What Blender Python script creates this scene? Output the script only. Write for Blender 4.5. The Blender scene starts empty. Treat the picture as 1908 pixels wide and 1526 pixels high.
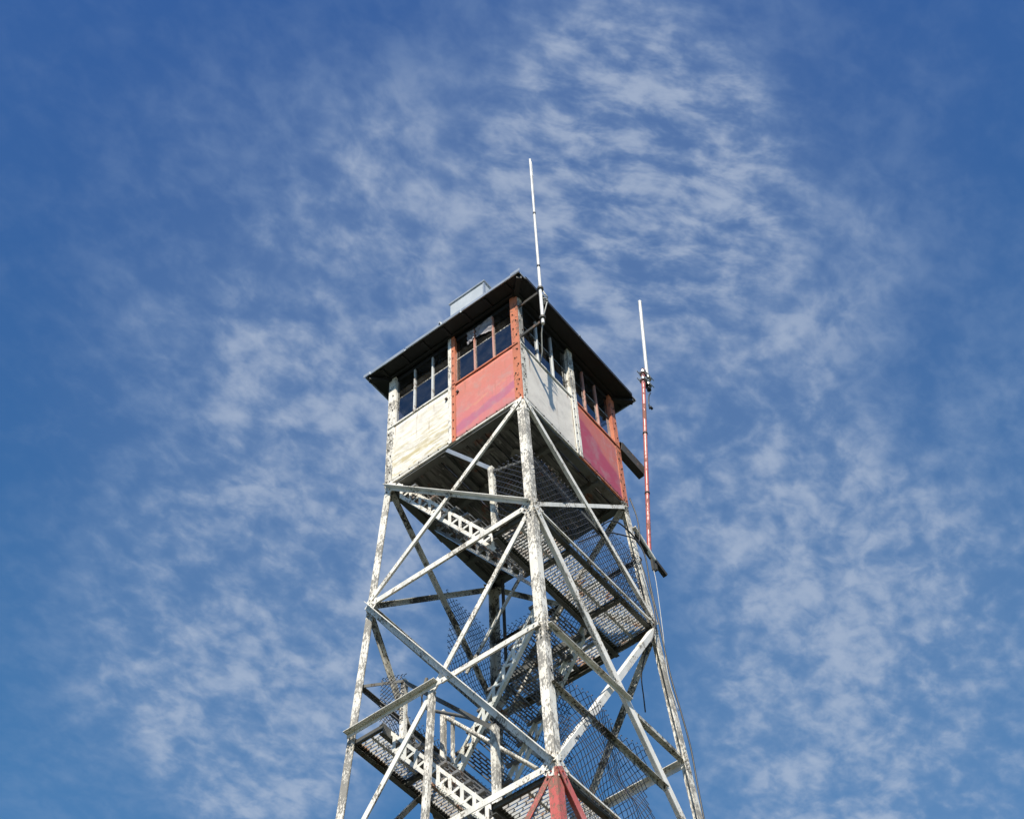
import bpy, math, random
from mathutils import Vector, Matrix, noise
random.seed(7)
S = bpy.context.scene
COL = S.collection
G = 17.4                      # height of the cab floor above the ground

# ------------------------------------------------------------------ camera
def look(yaw, pitch, roll):
    f = Vector((math.cos(pitch)*math.cos(yaw), math.cos(pitch)*math.sin(yaw), math.sin(pitch)))
    r = Vector((math.sin(yaw), -math.cos(yaw), 0)); u = r.cross(f)
    R = math.cos(roll)*r + math.sin(roll)*u
    U = -math.sin(roll)*r + math.cos(roll)*u
    return R, U, f
CAMQ = (-10.20421, -7.33867, -15.75951, 0.613984, 0.950731, -0.057652)
Rv, Uv, Fv = look(*CAMQ[3:])
cam = bpy.data.cameras.new('camera'); camo = bpy.data.objects.new('camera', cam); COL.objects.link(camo)
cam.sensor_width = 36; cam.lens = 3036.458/1908*36; cam.clip_end = 6000; cam.clip_start = .1
m = Matrix((Rv, Uv, -Fv)).transposed().to_4x4(); m.translation = Vector((CAMQ[0], CAMQ[1], CAMQ[2]+G))
camo.matrix_world = m
S.camera = camo
def pixdir(x, y):
    return (Fv + Rv*((x-954)/3036.458) - Uv*((y-763)/3036.458)).normalized()

# ------------------------------------------------------------------ light
SUN = Vector((-.50, -.31, .64)).normalized()
EL = math.asin(SUN.z)
sl = bpy.data.lights.new('sun', 'SUN'); so = bpy.data.objects.new('sun', sl); COL.objects.link(so)
sl.energy = 5.0; sl.angle = math.radians(.5); sl.color = (1, .93, .80)
so.rotation_euler = (-SUN).to_track_quat('-Z', 'Y').to_euler(); so.location = (-20, -12, 40)
S.view_settings.view_transform = 'Standard'; S.view_settings.look = 'None'
S.view_settings.exposure = .42; S.view_settings.gamma = 1
S.cycles.max_bounces = 6; S.cycles.transparent_max_bounces = 12
S.cycles.use_adaptive_sampling = True; S.cycles.adaptive_threshold = .02
S.cycles.sample_clamp_indirect = 4

W = bpy.data.worlds.new('World'); S.world = W; W.use_nodes = True
nt = W.node_tree; N = nt.nodes; L = nt.links; N.clear()
def node(t, **k):
    n = N.new(t)
    for a, b in k.items(): setattr(n, a, b)
    return n
def mth(op, a, b=None, c=None, clamp=False):
    n = N.new('ShaderNodeMath'); n.operation = op; n.use_clamp = clamp
    for i, v in enumerate((a, b, c)):
        if v is None: continue
        if isinstance(v, (int, float)): n.inputs[i].default_value = v
        else: L.new(v, n.inputs[i])
    return n.outputs[0]
def sstep(v, a, b, lo=0., hi=1.):
    n = N.new('ShaderNodeMapRange'); n.interpolation_type = 'SMOOTHSTEP'
    L.new(v, n.inputs[0]); n.inputs[1].default_value = a; n.inputs[2].default_value = b
    n.inputs[3].default_value = lo; n.inputs[4].default_value = hi
    return n.outputs[0]
tc = node('ShaderNodeTexCoord'); d = tc.outputs['Generated']
sep = node('ShaderNodeSeparateXYZ'); L.new(d, sep.inputs[0])
sky = node('ShaderNodeTexSky', sky_type='NISHITA', sun_disc=False)
sky.sun_elevation = EL; sky.sun_rotation = math.atan2(SUN.x, SUN.y)
sky.altitude = 900; sky.air_density = 1.0; sky.dust_density = .15; sky.ozone_density = 2.2
zc = mth('MAXIMUM', sep.outputs[2], .06)
cmb = node('ShaderNodeCombineXYZ')
L.new(mth('DIVIDE', sep.outputs[0], zc), cmb.inputs[0]); L.new(mth('DIVIDE', sep.outputs[1], zc), cmb.inputs[1])
def wnoise(scale, detail, rough, dist=0., stretch=None, off=0.):
    n = N.new('ShaderNodeTexNoise'); mp = N.new('ShaderNodeMapping')
    L.new(cmb.outputs[0], mp.inputs[0])
    mp.inputs['Location'].default_value = (off, off*.7, 0)
    if stretch: mp.inputs['Rotation'].default_value = (0, 0, stretch[0]); mp.inputs['Scale'].default_value = (stretch[1], stretch[2], 1)
    L.new(mp.outputs[0], n.inputs['Vector'])
    n.inputs['Scale'].default_value = scale; n.inputs['Detail'].default_value = detail
    n.inputs['Roughness'].default_value = rough; n.inputs['Distortion'].default_value = dist
    return n.outputs[0]
blobs = [(1000,430,330,.85),(1230,60,200,.5),(1180,270,170,.85),(520,450,260,.42),(430,760,230,.55),(560,300,180,.12),
 (430,1130,230,.75),(530,1330,170,1.25),(130,1150,160,.22),(1250,560,300,.5),(1480,500,170,.35),(1450,1080,240,.45),
 (1760,1380,320,.85),(1760,650,220,.30),(1600,250,150,.18),(1480,950,160,.35),(1000,700,260,.3),(1860,950,200,.35),(1480,1450,250,.45),(1320,850,200,.35),(640,800,200,.35),(850,900,260,.3),
 (300,1450,200,.4),(700,1100,220,.5),(820,650,260,.4)]
mask = None
for x, y, r, w in blobs:
    D = pixdir(x, y); ang = r/3036*1.15
    v = N.new('ShaderNodeVectorMath'); v.operation = 'DOT_PRODUCT'; L.new(d, v.inputs[0]); v.inputs[1].default_value = D
    s = sstep(v.outputs['Value'], math.cos(ang*1.5), 1.0, 0, w)
    mask = s if mask is None else mth('ADD', mask, s)
mask = mth('MINIMUM', mask, 1.15)
# elsewhere in the sky the same cloud goes on, in broad patches
n1 = wnoise(22, 4, .58, .25)
n2 = wnoise(42, 4, .55, .3, (.6, 1, 1.4), 3.1)
n3 = wnoise(5, 3, .5, 0, None, 7.7)
rip = N.new('ShaderNodeTexNoise'); rm = N.new('ShaderNodeMapping'); rm.vector_type = 'TEXTURE'; L.new(cmb.outputs[0], rm.inputs[0])
rm.inputs['Rotation'].default_value = (0, 0, -.957+.30); rm.inputs['Scale'].default_value = (1.45, .80, 1); L.new(rm.outputs[0], rip.inputs['Vector'])
rip.inputs['Scale'].default_value = 36; rip.inputs['Detail'].default_value = 4; rip.inputs['Roughness'].default_value = .6; rip.inputs['Distortion'].default_value = .2
def zone(x, y, rr, w):
    v = N.new('ShaderNodeVectorMath'); v.operation = 'DOT_PRODUCT'; L.new(d, v.inputs[0]); v.inputs[1].default_value = pixdir(x, y)
    return sstep(v.outputs['Value'], math.cos(rr/3036*1.6), math.cos(rr/3036*.4), 0, w)
zr = zone(1200, 320, 280, .7)
fb0 = mth('ADD', mth('MULTIPLY', n1, .44), mth('ADD', mth('MULTIPLY', n2, .30), mth('MULTIPLY', n3, .26)))
fb = mth('ADD', mth('MULTIPLY', fb0, mth('SUBTRACT', 1., zr)), mth('MULTIPLY', rip.outputs[0], zr))
puff = sstep(mth('ADD', fb, mth('MULTIPLY', mask, .05)), .42, .70)
dens = mth('MULTIPLY', mth('MULTIPLY', mth('ADD', mask, .30), puff), .36)
dens = mth('ADD', dens, mth('MULTIPLY', mask, .19), clamp=True)
bg = node('ShaderNodeBackground'); out = node('ShaderNodeOutputWorld')
hs = node('ShaderNodeHueSaturation'); tint = node('ShaderNodeMix', data_type='RGBA', blend_type='MULTIPLY'); tint.inputs[0].default_value = 1; L.new(sky.outputs[0], tint.inputs[6]); tg = node('ShaderNodeMix', data_type='RGBA'); L.new(sstep(sep.outputs[2], .62, .96), tg.inputs[0])
tg.inputs[6].default_value = (1.02, 1.95, 2.28, 1); tg.inputs[7].default_value = (.78, 1.34, 2.02, 1); th_ = node('ShaderNodeMix', data_type='RGBA'); L.new(sstep(sep.outputs[2], .15, .62), th_.inputs[0]); th_.inputs[6].default_value = (1.0, 1.05, 1.15, 1)
L.new(tg.outputs[2], th_.inputs[7]); L.new(th_.outputs[2], tint.inputs[7])
L.new(tint.outputs[2], hs.inputs['Color'])
mix = node('ShaderNodeMix', data_type='RGBA'); L.new(dens, mix.inputs[0]); L.new(hs.outputs[0], mix.inputs[6])
ccol = node('ShaderNodeMix', data_type='RGBA'); L.new(sstep(dens, .25, .8), ccol.inputs[0])
ccol.inputs[6].default_value = (3.4, 4.8, 7.2, 1); ccol.inputs[7].default_value = (5.6, 6.6, 8.3, 1); L.new(ccol.outputs[2], mix.inputs[7])
L.new(mix.outputs[2], bg.inputs[0]); bg.inputs[1].default_value = .060; L.new(bg.outputs[0], out.inputs[0])

# ------------------------------------------------------------------ materials
def newmat(name):
    M = bpy.data.materials.new(name); M.use_nodes = True
    return M, M.node_tree, M.node_tree.nodes['Principled BSDF']
class NT:
    def __init__(s, t): s.t = t; s.co = t.nodes.new('ShaderNodeTexCoord').outputs['Object']
    def noise(s, scale, detail=4, rough=.55, dist=0., sc=None, off=(0,0,0)):
        mp = s.t.nodes.new('ShaderNodeMapping'); s.t.links.new(s.co, mp.inputs[0]); mp.inputs['Location'].default_value = off
        if sc: mp.inputs['Scale'].default_value = sc
        n = s.t.nodes.new('ShaderNodeTexNoise'); s.t.links.new(mp.outputs[0], n.inputs['Vector'])
        n.inputs['Scale'].default_value = scale; n.inputs['Detail'].default_value = detail
        n.inputs['Roughness'].default_value = rough; n.inputs['Distortion'].default_value = dist
        return n.outputs[0]
    def math(s, op, a, b=None, clamp=False):
        n = s.t.nodes.new('ShaderNodeMath'); n.operation = op; n.use_clamp = clamp
        for i, v in enumerate((a, b)):
            if v is None: continue
            if isinstance(v, (int, float)): n.inputs[i].default_value = v
            else: s.t.links.new(v, n.inputs[i])
        return n.outputs[0]
    def step(s, v, a, b, lo=0., hi=1.):
        n = s.t.nodes.new('ShaderNodeMapRange'); n.interpolation_type = 'SMOOTHSTEP'; s.t.links.new(v, n.inputs[0])
        for i, q in enumerate((a, b, lo, hi)): n.inputs[i+1].default_value = q
        return n.outputs[0]
    def mix(s, f, a, b):
        n = s.t.nodes.new('ShaderNodeMix'); n.data_type = 'RGBA'
        for k, v in ((0, f), (6, a), (7, b)):
            if isinstance(v, tuple): n.inputs[k].default_value = (*v, 1) if len(v) == 3 else v
            elif isinstance(v, (int, float)): n.inputs[k].default_value = v
            else: s.t.links.new(v, n.inputs[k])
        return n.outputs[2]
    def xyz(s):
        n = s.t.nodes.new('ShaderNodeSeparateXYZ'); s.t.links.new(s.co, n.inputs[0]); return n.outputs
    def bump(s, h, b, strength=.4, dist=.004):
        n = s.t.nodes.new('ShaderNodeBump'); n.inputs['Strength'].default_value = strength; n.inputs['Distance'].default_value = dist
        s.t.links.new(h, n.inputs['Height']); s.t.links.new(n.outputs[0], b.inputs['Normal'])
def paint(name, base, amount=.5, chip=(.085, .075, .06), scale=30, rough=.5, tint=None, sc=(1,1,.55), metal=0):
    M, t, b = newmat(name); n = NT(t)
    fine = n.noise(scale, 7, .68, .2, sc)
    big = n.noise(2.6, 3, .6, 0, None, (4, 2, 1))
    th = n.math('ADD', n.math('MULTIPLY', fine, .62), n.math('MULTIPLY', big, .52))
    c = n.step(th, .72-.16*amount-.014, .72-.16*amount+.014)
    var = n.noise(5, 4, .6, 0, (1,1,.3), (1,5,2))
    dark = tuple(x*.72 for x in base) if tint is None else tint
    col = n.mix(n.step(var, .42, .68), base, dark)
    col = n.mix(n.step(n.noise(60, 4, .7), .55, .8, 0, .35), col, dark)
    halo = n.math('MULTIPLY', n.step(th, .72-.16*amount-.09, .72-.16*amount), .45)
    col = n.mix(halo, col, tuple(base[i]*(.80,.71,.60)[i] for i in range(3)))
    rust = n.mix(n.noise(40, 4, .6), chip, tuple(x*1.7 for x in chip))
    t.links.new(n.mix(c, col, rust), b.inputs['Base Color'])
    b.inputs['Metallic'].default_value = metal
    t.links.new(n.step(c, 0, 1, rough, .85), b.inputs['Roughness'])
    n.bump(n.math('SUBTRACT', 1., c), b, .5, .002)
    return M
M_ = {}
M_['leg'] = paint('flaking_white_paint', (.84,.81,.74), .85, (.20,.19,.172), 40, .5, (.70,.68,.60), (1.3,1.3,.45))
M_['white'] = paint('weathered_white_paint', (.85,.82,.755), .45, (.17,.155,.13), 48, .45, (.66,.65,.60))
M_['back'] = paint('shaded_worn_white_paint', (.60,.58,.52), .8, (.06,.055,.045), 36, .55, (.42,.42,.38))  # chipped white paint, base darkened to hold the shade of the back members
M_['red'] = paint('faded_red_paint', (.56,.13,.11), .8, (.20,.10,.075), 36, .45, (.60,.24,.21))
M_['redmast'] = paint('mast_red_paint', (.52,.12,.11), .6, (.2,.08,.06), 30, .4, (.56,.22,.20))
M_['orange'] = paint('orange_trim_paint', (.60,.20,.10), .5, (.17,.075,.045), 26, .5, (.50,.16,.09))
M_['dark'] = paint('dark_bare_steel', (.045,.042,.036), .3, (.10,.06,.04), 20, .7)
M_['beam'] = paint('dull_green_grey_steel', (.10,.10,.092), .45, (.05,.04,.03), 16, .7)
M_['grate'] = paint('rusting_grating_steel', (.52,.53,.53), .45, (.26,.16,.11), 5, .5, (.40,.37,.34))
M_['tread'] = paint('dark_tread_steel', (.20,.20,.20), .4, (.12,.07,.045), 8, .6, (.08,.08,.08))
M_['galv'] = paint('galvanised_steel', (.46,.48,.48), .2, (.2,.19,.18), 20, .35, (.36,.38,.39), metal=.5)
M_['stringer'] = paint('stringer_white_paint', (.72,.73,.68), .35, (.12,.11,.09), 30, .5, (.50,.52,.47))
M_['bolt'] = paint('rusty_bolt_steel', (.05,.035,.028), .2, (.12,.05,.03), 30, .7)
M_['wire'] = paint('dull_wire', (.028,.032,.045), .2, (.1,.06,.04), 20, .55)
M_['mull'] = paint('pale_sash_paint', (.66,.67,.66), .3, (.2,.15,.12), 30, .5)
M_['pinkmull'] = paint('pink_sash_paint', (.55,.30,.24), .35, (.2,.12,.1), 30, .5, (.50,.20,.13))

def weather(n, col):
    X = n.xyz()
    run = n.math('MULTIPLY', n.step(n.noise(11, 5, .62, .1, (1.8,1.8,.14), (6,6,6)), .56, .70), n.step(X[2], G+.25, G+1.17, .12, .75))
    col = n.mix(run, col, (.27,.15,.085))
    sp = n.step(n.noise(48, 5, .72, 0, None, (3,1,7)), .63, .67)
    col = n.mix(n.math('MULTIPLY', sp, .55), col, (.24,.17,.12))
    gr = n.step(n.noise(4.5, 6, .72, .4, None, (9,4,2)), .45, .68, 0, .36)
    col = n.mix(gr, col, (.38,.34,.30))
    foot = n.math('MULTIPLY', n.step(X[2], G+.12, G+.0), n.step(n.noise(13, 5, .7), .45, .6))
    return n.mix(n.math('MULTIPLY', foot, .6), col, (.25,.18,.13))
def m_cream():
    M, t, b = newmat('cream_panel_paint'); n = NT(t); X = n.xyz()
    col = n.mix(n.step(n.noise(9, 5, .6), .4, .7), (.88,.84,.75), (.83,.77,.66))
    st = n.noise(7, 6, .62, .4, (1, .55, 3.2), (0, 2, 3))
    lowz = n.step(X[2], G+1.1, G+.1)
    m1 = n.math('MULTIPLY', n.step(st, .50, .60), n.math('ADD', n.math('MULTIPLY', lowz, .6), .25), clamp=True)
    col = n.mix(m1, col, (.55,.45,.21))
    # long ochre runs
    line = n.math('ADD', n.math('SUBTRACT', X[2], G+.33), n.math('MULTIPLY', n.math('SUBTRACT', n.noise(4, 4, .6), .5), .14))
    band = n.step(n.math('ABSOLUTE', line), .055, .025)
    band = n.math('MULTIPLY', band, n.step(n.noise(2.2, 3, .5, 0, (1,1,1), (3,9,0)), .44, .56))
    col = n.mix(n.math('MULTIPLY', band, .8), col, (.56,.46,.22))
    c = n.step(n.noise(24, 6, .7, 0, None, (2,2,2)), .67, .70)
    col = n.mix(c, col, (.34,.27,.16))
    col = weather(n, col)
    t.links.new(col, b.inputs['Base Color']); b.inputs['Roughness'].default_value = .5
    n.bump(n.noise(14, 4, .6, 0, (1,1,3)), b, .25, .006); return M
def m_orange():
    M, t, b = newmat('faded_orange_panel_paint'); n = NT(t); X = n.xyz()
    wob = n.math('MULTIPLY', n.math('SUBTRACT', n.noise(3.2, 4, .6), .5), .5)
    h = n.math('ADD', n.math('SUBTRACT', X[2], G), wob)
    col = n.mix(n.step(h, .25, 1.05), (.64,.20,.19), (.63,.215,.155))
    col = n.mix(n.step(n.noise(6, 5, .65), .5, .68, 0, .6), col, (.68,.28,.22))
    # magenta stain running up toward the corner post
    line = n.math('ADD', n.math('ADD', X[2], n.math('MULTIPLY', X[1], .16)), -(G+.20))
    line = n.math('ADD', line, n.math('MULTIPLY', n.math('SUBTRACT', n.noise(2.6, 5, .6, .4, None, (7,1,3)), .5), .28))
    band = n.step(n.math('ABSOLUTE', line), .115, .06)
    col = n.mix(n.math('MULTIPLY', band, .85), col, (.48,.155,.23))
    l2 = n.math('ADD', n.math('ADD', X[2], n.math('MULTIPLY', X[1], .22)), -(G+.43))
    l2 = n.math('ADD', l2, n.math('MULTIPLY', n.math('SUBTRACT', n.noise(5, 5, .6, .2, None, (2,8,3)), .5), .22))
    b2 = n.math('MULTIPLY', n.step(n.math('ABSOLUTE', l2), .06, .0), n.step(n.noise(4, 3, .6, 0, None, (1,3,9)), .48, .6))
    col = n.mix(n.math('MULTIPLY', b2, .5), col, (.70,.36,.20))
    edge = n.step(X[2], G+.09, G+.03)
    col = n.mix(n.math('MULTIPLY', edge, .6), col, (.66,.36,.32))
    c = n.step(n.noise(30, 6, .7), .70, .73); col = n.mix(c, col, (.70,.45,.38))
    col = weather(n, col)
    t.links.new(col, b.inputs['Base Color']); b.inputs['Roughness'].default_value = .45
    n.bump(n.noise(7, 4, .6), b, .4, .010); return M
def m_grey():
    M, t, b = newmat('cool_white_panel_paint'); n = NT(t); X = n.xyz()
    col = n.mix(n.step(n.noise(4, 5, .6), .35, .7), (.80,.745,.665), (.73,.68,.60))
    g = n.math('MULTIPLY', n.step(n.noise(12, 6, .65, .3, (1,1,1.4)), .54, .66), n.step(X[2], G+.75, G+1.2, .06, .75))
    col = n.mix(g, col, (.36,.36,.28))
    c = n.step(n.noise(26, 6, .7, 0, None, (5,0,1)), .70, .72); col = n.mix(c, col, (.28,.27,.24))
    col = weather(n, col)
    t.links.new(col, b.inputs['Base Color']); b.inputs['Roughness'].default_value = .45
    n.bump(n.noise(3, 3, .5), b, .4, .015); return M
def m_crimson():
    M, t, b = newmat('faded_crimson_panel_paint'); n = NT(t); X = n.xyz()
    diag = n.math('ADD', n.math('MULTIPLY', X[0], -.55), n.math('SUBTRACT', n.math('MULTIPLY', X[2], -1.), -(G+.62)))
    diag = n.math('ADD', n.math('ADD', diag, .36), n.math('MULTIPLY', n.math('SUBTRACT', n.noise(2.4, 3, .5), .5), .35))
    col = n.mix(n.step(diag, -.06, .05), (.54,.15,.11), (.42,.065,.095))
    st = n.math('MULTIPLY', n.step(n.noise(9, 5, .65, .2, (1.6,1,.28), (1,1,4)), .54, .66), n.step(X[2], G+.45, G+.95))
    col = n.mix(n.math('MULTIPLY', st, .55), col, (.60,.28,.27))
    col = n.mix(n.step(X[2], G+1.0, G+1.15, 0, .6), col, (.56,.17,.07))
    c = n.step(n.noise(26, 6, .7), .70, .72); col = n.mix(c, col, (.58,.28,.25))
    col = weather(n, col)
    t.links.new(col, b.inputs['Base Color']); b.inputs['Roughness'].default_value = .4
    n.bump(n.noise(4, 3, .6), b, .2, .008); return M
M_['p_cream'] = m_cream(); M_['p_orange'] = m_orange(); M_['p_grey'] = m_grey(); M_['p_crimson'] = m_crimson()
def simple(name, a, b_, scale=8, rough=.7, sc=None, metal=0, bump=.3):
    M, t, b = newmat(name); n = NT(t); f = n.noise(scale, 5, .6, .2, sc)
    t.links.new(n.mix(n.step(f, .35, .65), a, b_), b.inputs['Base Color'])
    b.inputs['Roughness'].default_value = rough; b.inputs['Metallic'].default_value = metal
    n.bump(f, b, bump, .006); return M
def m_planks():
    M, t, b = newmat('weathered_dark_floor_boards'); n = NT(t)
    col = n.mix(n.step(n.noise(9, 5, .6, .2, (.5,4,1)), .35, .65), (.15,.143,.13), (.045,.043,.04))
    col = n.mix(n.step(n.noise(7, 6, .7, .3, (.7,1.6,1), (3,1,1)), .58, .62), col, (.24,.23,.21))
    col = n.mix(n.step(n.noise(4, 4, .6, .3, None, (8,1,1)), .60, .66), col, (.16,.075,.05))
    t.links.new(col, b.inputs['Base Color']); b.inputs['Roughness'].default_value = .85
    n.bump(n.noise(9, 5, .6, .2, (.5,4,1)), b, .4, .006); return M
M_['planks'] = m_planks()
M_['lining'] = simple('torn_grey_lining', (.20,.19,.17), (.07,.065,.055), 7, .85)
M_['ceil'] = simple('dark_ceiling_boards', (.075,.068,.058), (.04,.038,.034), 8, .8, (1,6,1))
M_['soffit'] = simple('shade_black_eave_sheet', (.016,.016,.017), (.010,.010,.011), 5, .6)  # near-black base paints in the deep shade under the eave
M_['roof'] = simple('galvanised_roof_sheet', (.50,.53,.56), (.38,.42,.46), 4, .4, None, .5)
M_['hatchbox'] = simple('pale_painted_vent_sheet', (.50,.54,.58), (.42,.46,.50), 4, .5)
M_['whip'] = simple('white_fibreglass', (.74,.73,.71), (.58,.575,.56), 6, .35, None, 0, .05)
M_['whipred'] = simple('mast_cap_aluminium', (.55,.55,.54), (.35,.35,.34), 20, .35, None, .6)
M_['black'] = simple('black_rubber_cable', (.018,.018,.02), (.03,.03,.03), 20, .5)
M_['rope'] = simple('pale_cable', (.55,.55,.52), (.35,.35,.33), 60, .7, (1,1,3))
M_['paper'] = simple('grey_torn_screen', (.40,.38,.40), (.22,.20,.22), 16, .8)
M_['grass'] = simple('mown_mountain_grass', (.022,.036,.014), (.04,.045,.02), 2, .95)
M_['concrete'] = simple('footing_concrete', (.36,.35,.32), (.28,.27,.25), 6, .9)
def m_glass():
    M, t, b = newmat('window_glass'); n = NT(t)
    gl = t.nodes.new('ShaderNodeBsdfGlossy'); gl.inputs['Roughness'].default_value = .03; gl.inputs['Color'].default_value = (.9,.95,1,1)
    tr = t.nodes.new('ShaderNodeBsdfTransparent'); tr.inputs['Color'].default_value = (.40,.40,.44,1)
    df = t.nodes.new('ShaderNodeBsdfDiffuse'); df.inputs['Color'].default_value = (.25,.24,.22,1)
    fr = t.nodes.new('ShaderNodeLayerWeight'); fr.inputs['Blend'].default_value = .5
    m1 = t.nodes.new('ShaderNodeMixShader'); m2 = t.nodes.new('ShaderNodeMixShader')
    dust = n.step(n.noise(5, 5, .6), .35, .8, .015, .12)
    t.links.new(dust, m1.inputs[0]); t.links.new(tr.outputs[0], m1.inputs[1]); t.links.new(df.outputs[0], m1.inputs[2])
    t.links.new(n.math('ADD', n.math('MULTIPLY', n.math('POWER', fr.outputs['Facing'], 4.), .6), .08), m2.inputs[0]); t.links.new(m1.outputs[0], m2.inputs[1]); t.links.new(gl.outputs[0], m2.inputs[2])
    t.links.new(m2.outputs[0], t.nodes['Material Output'].inputs['Surface'])
    bp = t.nodes.new('ShaderNodeBump'); bp.inputs['Strength'].default_value = .15; bp.inputs['Distance'].default_value = .01
    t.links.new(n.noise(3, 2, .5), bp.inputs['Height']); t.links.new(bp.outputs[0], gl.inputs['Normal'])
    return M
M_['glass'] = m_glass()

# ------------------------------------------------------------------ geometry helpers (z measured from the cab floor)
def V(x, y, z): return Vector((x, y, z))
class MB:
    def __init__(s): s.v = []; s.f = []; s.cut = None
    def second(s): s.cut = len(s.f); return s      # faces added from here on take the second material
    def poly_prism(s, ring, p, q):
        """ring: list of offset vectors; extruded from p to q"""
        i = len(s.v); n = len(ring)
        s.v += [p+r for r in ring] + [q+r for r in ring]
        s.f.append([i+k for k in range(n)][::-1]); s.f.append([i+n+k for k in range(n)])
        for k in range(n): s.f.append([i+k, i+(k+1) % n, i+n+(k+1) % n, i+n+k])
        return s
    def angle(s, p, q, a, b, w=.08, w2=None, t=.009):
        """steel angle: corner line p-q, one leg along a (width w), the other along b (w2)"""
        w2 = w2 or w; ax = (q-p).normalized()
        a = (a-ax*a.dot(ax)).normalized(); b = b-ax*b.dot(ax); b = (b-a*b.dot(a)).normalized()
        ring = [V(0,0,0), a*w, a*w+b*t, a*t+b*t, a*t+b*w2, b*w2]
        if a.cross(b).dot(ax) < 0: ring = ring[::-1]
        return s.poly_prism(ring, p, q)
    def bar(s, p, q, a, w, h):
        ax = (q-p).normalized(); a = (a-ax*a.dot(ax)).normalized(); b = ax.cross(a)
        r = [a*w/2+b*h/2, -a*w/2+b*h/2, -a*w/2-b*h/2, a*w/2-b*h/2]
        return s.poly_prism(r, p, q)
    def box(s, lo, hi):
        x0,y0,z0 = lo; x1,y1,z1 = hi
        return s.poly_prism([V(x0,y0,0), V(x1,y0,0), V(x1,y1,0), V(x0,y1,0)], V(0,0,z0), V(0,0,z1))
    def tube(s, pts, r, n=8, r2=None, caps=True):
        pts = [Vector(p) for p in pts]
        if len(pts) == 2 and r2 is None and (pts[1]-pts[0]).length > r*8:      # short end rings keep the long faces evenly shaded
            e_ = (pts[1]-pts[0]).normalized()*r*.6; pts = [pts[0], pts[0]+e_, pts[1]-e_, pts[1]]
        m = len(pts); i0 = len(s.v)
        up = V(0,0,1) if abs((pts[-1]-pts[0]).normalized().z) < .9 else V(1,0,0)
        for k, p in enumerate(pts):
            tg = (pts[min(k+1, m-1)]-pts[max(k-1, 0)]).normalized()
            a = tg.cross(up).normalized(); b = tg.cross(a); rr = r if r2 is None else r+(r2-r)*k/(m-1)
            s.v += [p+(a*math.cos(2*math.pi*j/n)+b*math.sin(2*math.pi*j/n))*rr for j in range(n)]
        for k in range(m-1):
            for j in range(n):
                A = i0+k*n+j; B = i0+k*n+(j+1) % n; s.f.append([A, B, B+n, A+n])
        if caps: s.f.append([i0+j for j in range(n)]); s.f.append([i0+(m-1)*n+j for j in range(n)][::-1])
        return s
    def build(s, name, mat, parent=None, smooth=False):
        me = bpy.data.meshes.new(name); me.from_pydata([(p[0], p[1], p[2]+G) for p in s.v], [], s.f)
        for k_ in (mat if isinstance(mat, tuple) else (mat,)): me.materials.append(M_[k_])
        if s.cut is not None:
            for k_, p_ in enumerate(me.polygons): p_.material_index = 1 if k_ >= s.cut else 0
        import bmesh
        bm = bmesh.new(); bm.from_mesh(me); bmesh.ops.recalc_face_normals(bm, faces=bm.faces); bm.to_mesh(me); bm.free()
        if smooth:
            for p in me.polygons: p.use_smooth = len(p.vertices) == 4      # end caps stay flat
        o = bpy.data.objects.new(name, me); COL.objects.link(o)
        if parent: o.parent = parent; o.matrix_parent_inverse = parent.matrix_world.inverted()
        return o
def empty(name, loc, label, cat):
    o = bpy.data.objects.new(name, None); COL.objects.link(o); o.location = loc; o.empty_display_size = .3
    o['label'] = label; o['category'] = cat
    bpy.context.view_layer.update(); return o
def bolts(mb, p, q, n, nrm, r=.011, h=.012, t0=0, t1=1):
    for k in range(n):
        c = p.lerp(q, t0+(t1-t0)*k/max(1, n-1)); mb.tube([c, c+nrm*h], r, 6)

HS = 1.065; K = .0445
w_ = lambda z: HS - K*z
CN = {'N': (-1,-1), 'R': (1,-1), 'B': (1,1), 'L': (-1,1)}
def P(c, z, ins=0.):
    w = w_(z)-ins; return V(CN[c][0]*w, CN[c][1]*w, z)
FACES = {'NL': ('N','L', V(-1,0,0)), 'NR': ('N','R', V(0,-1,0)), 'RB': ('R','B', V(1,0,0)), 'LB': ('L','B', V(0,1,0))}
zA, zB, zC = -2.182, -4.181, -6.069
zD, zE, zF, zH, zI, zJ = -8.1, -10.1, -12.0, -13.95, -15.7, -17.4

# ------------------------------------------------------------------ ground
gm = MB()
nR, nA = 26, 64
gv = [V(0,0,-G)]
for i in range(nR):
    r = 1.6*(1.32**i)
    for j in range(nA):
        a = 2*math.pi*j/nA; x, y = r*math.cos(a), r*math.sin(a)
        gv.append(V(x, y, -G + (noise.noise(V(x*.05, y*.05, 0))*min(1.5, r*.004)) - max(0, r-40)*.04))
gm.v = gv
for j in range(nA): gm.f.append([0, 1+j, 1+(j+1) % nA])
for i in range(nR-1):
    for j in range(nA):
        a = 1+i*nA+j; b = 1+i*nA+(j+1) % nA; gm.f.append([a, a+nA, b+nA, b])
g = gm.build('ground', 'grass', None, True); g['kind'] = 'structure'

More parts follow.
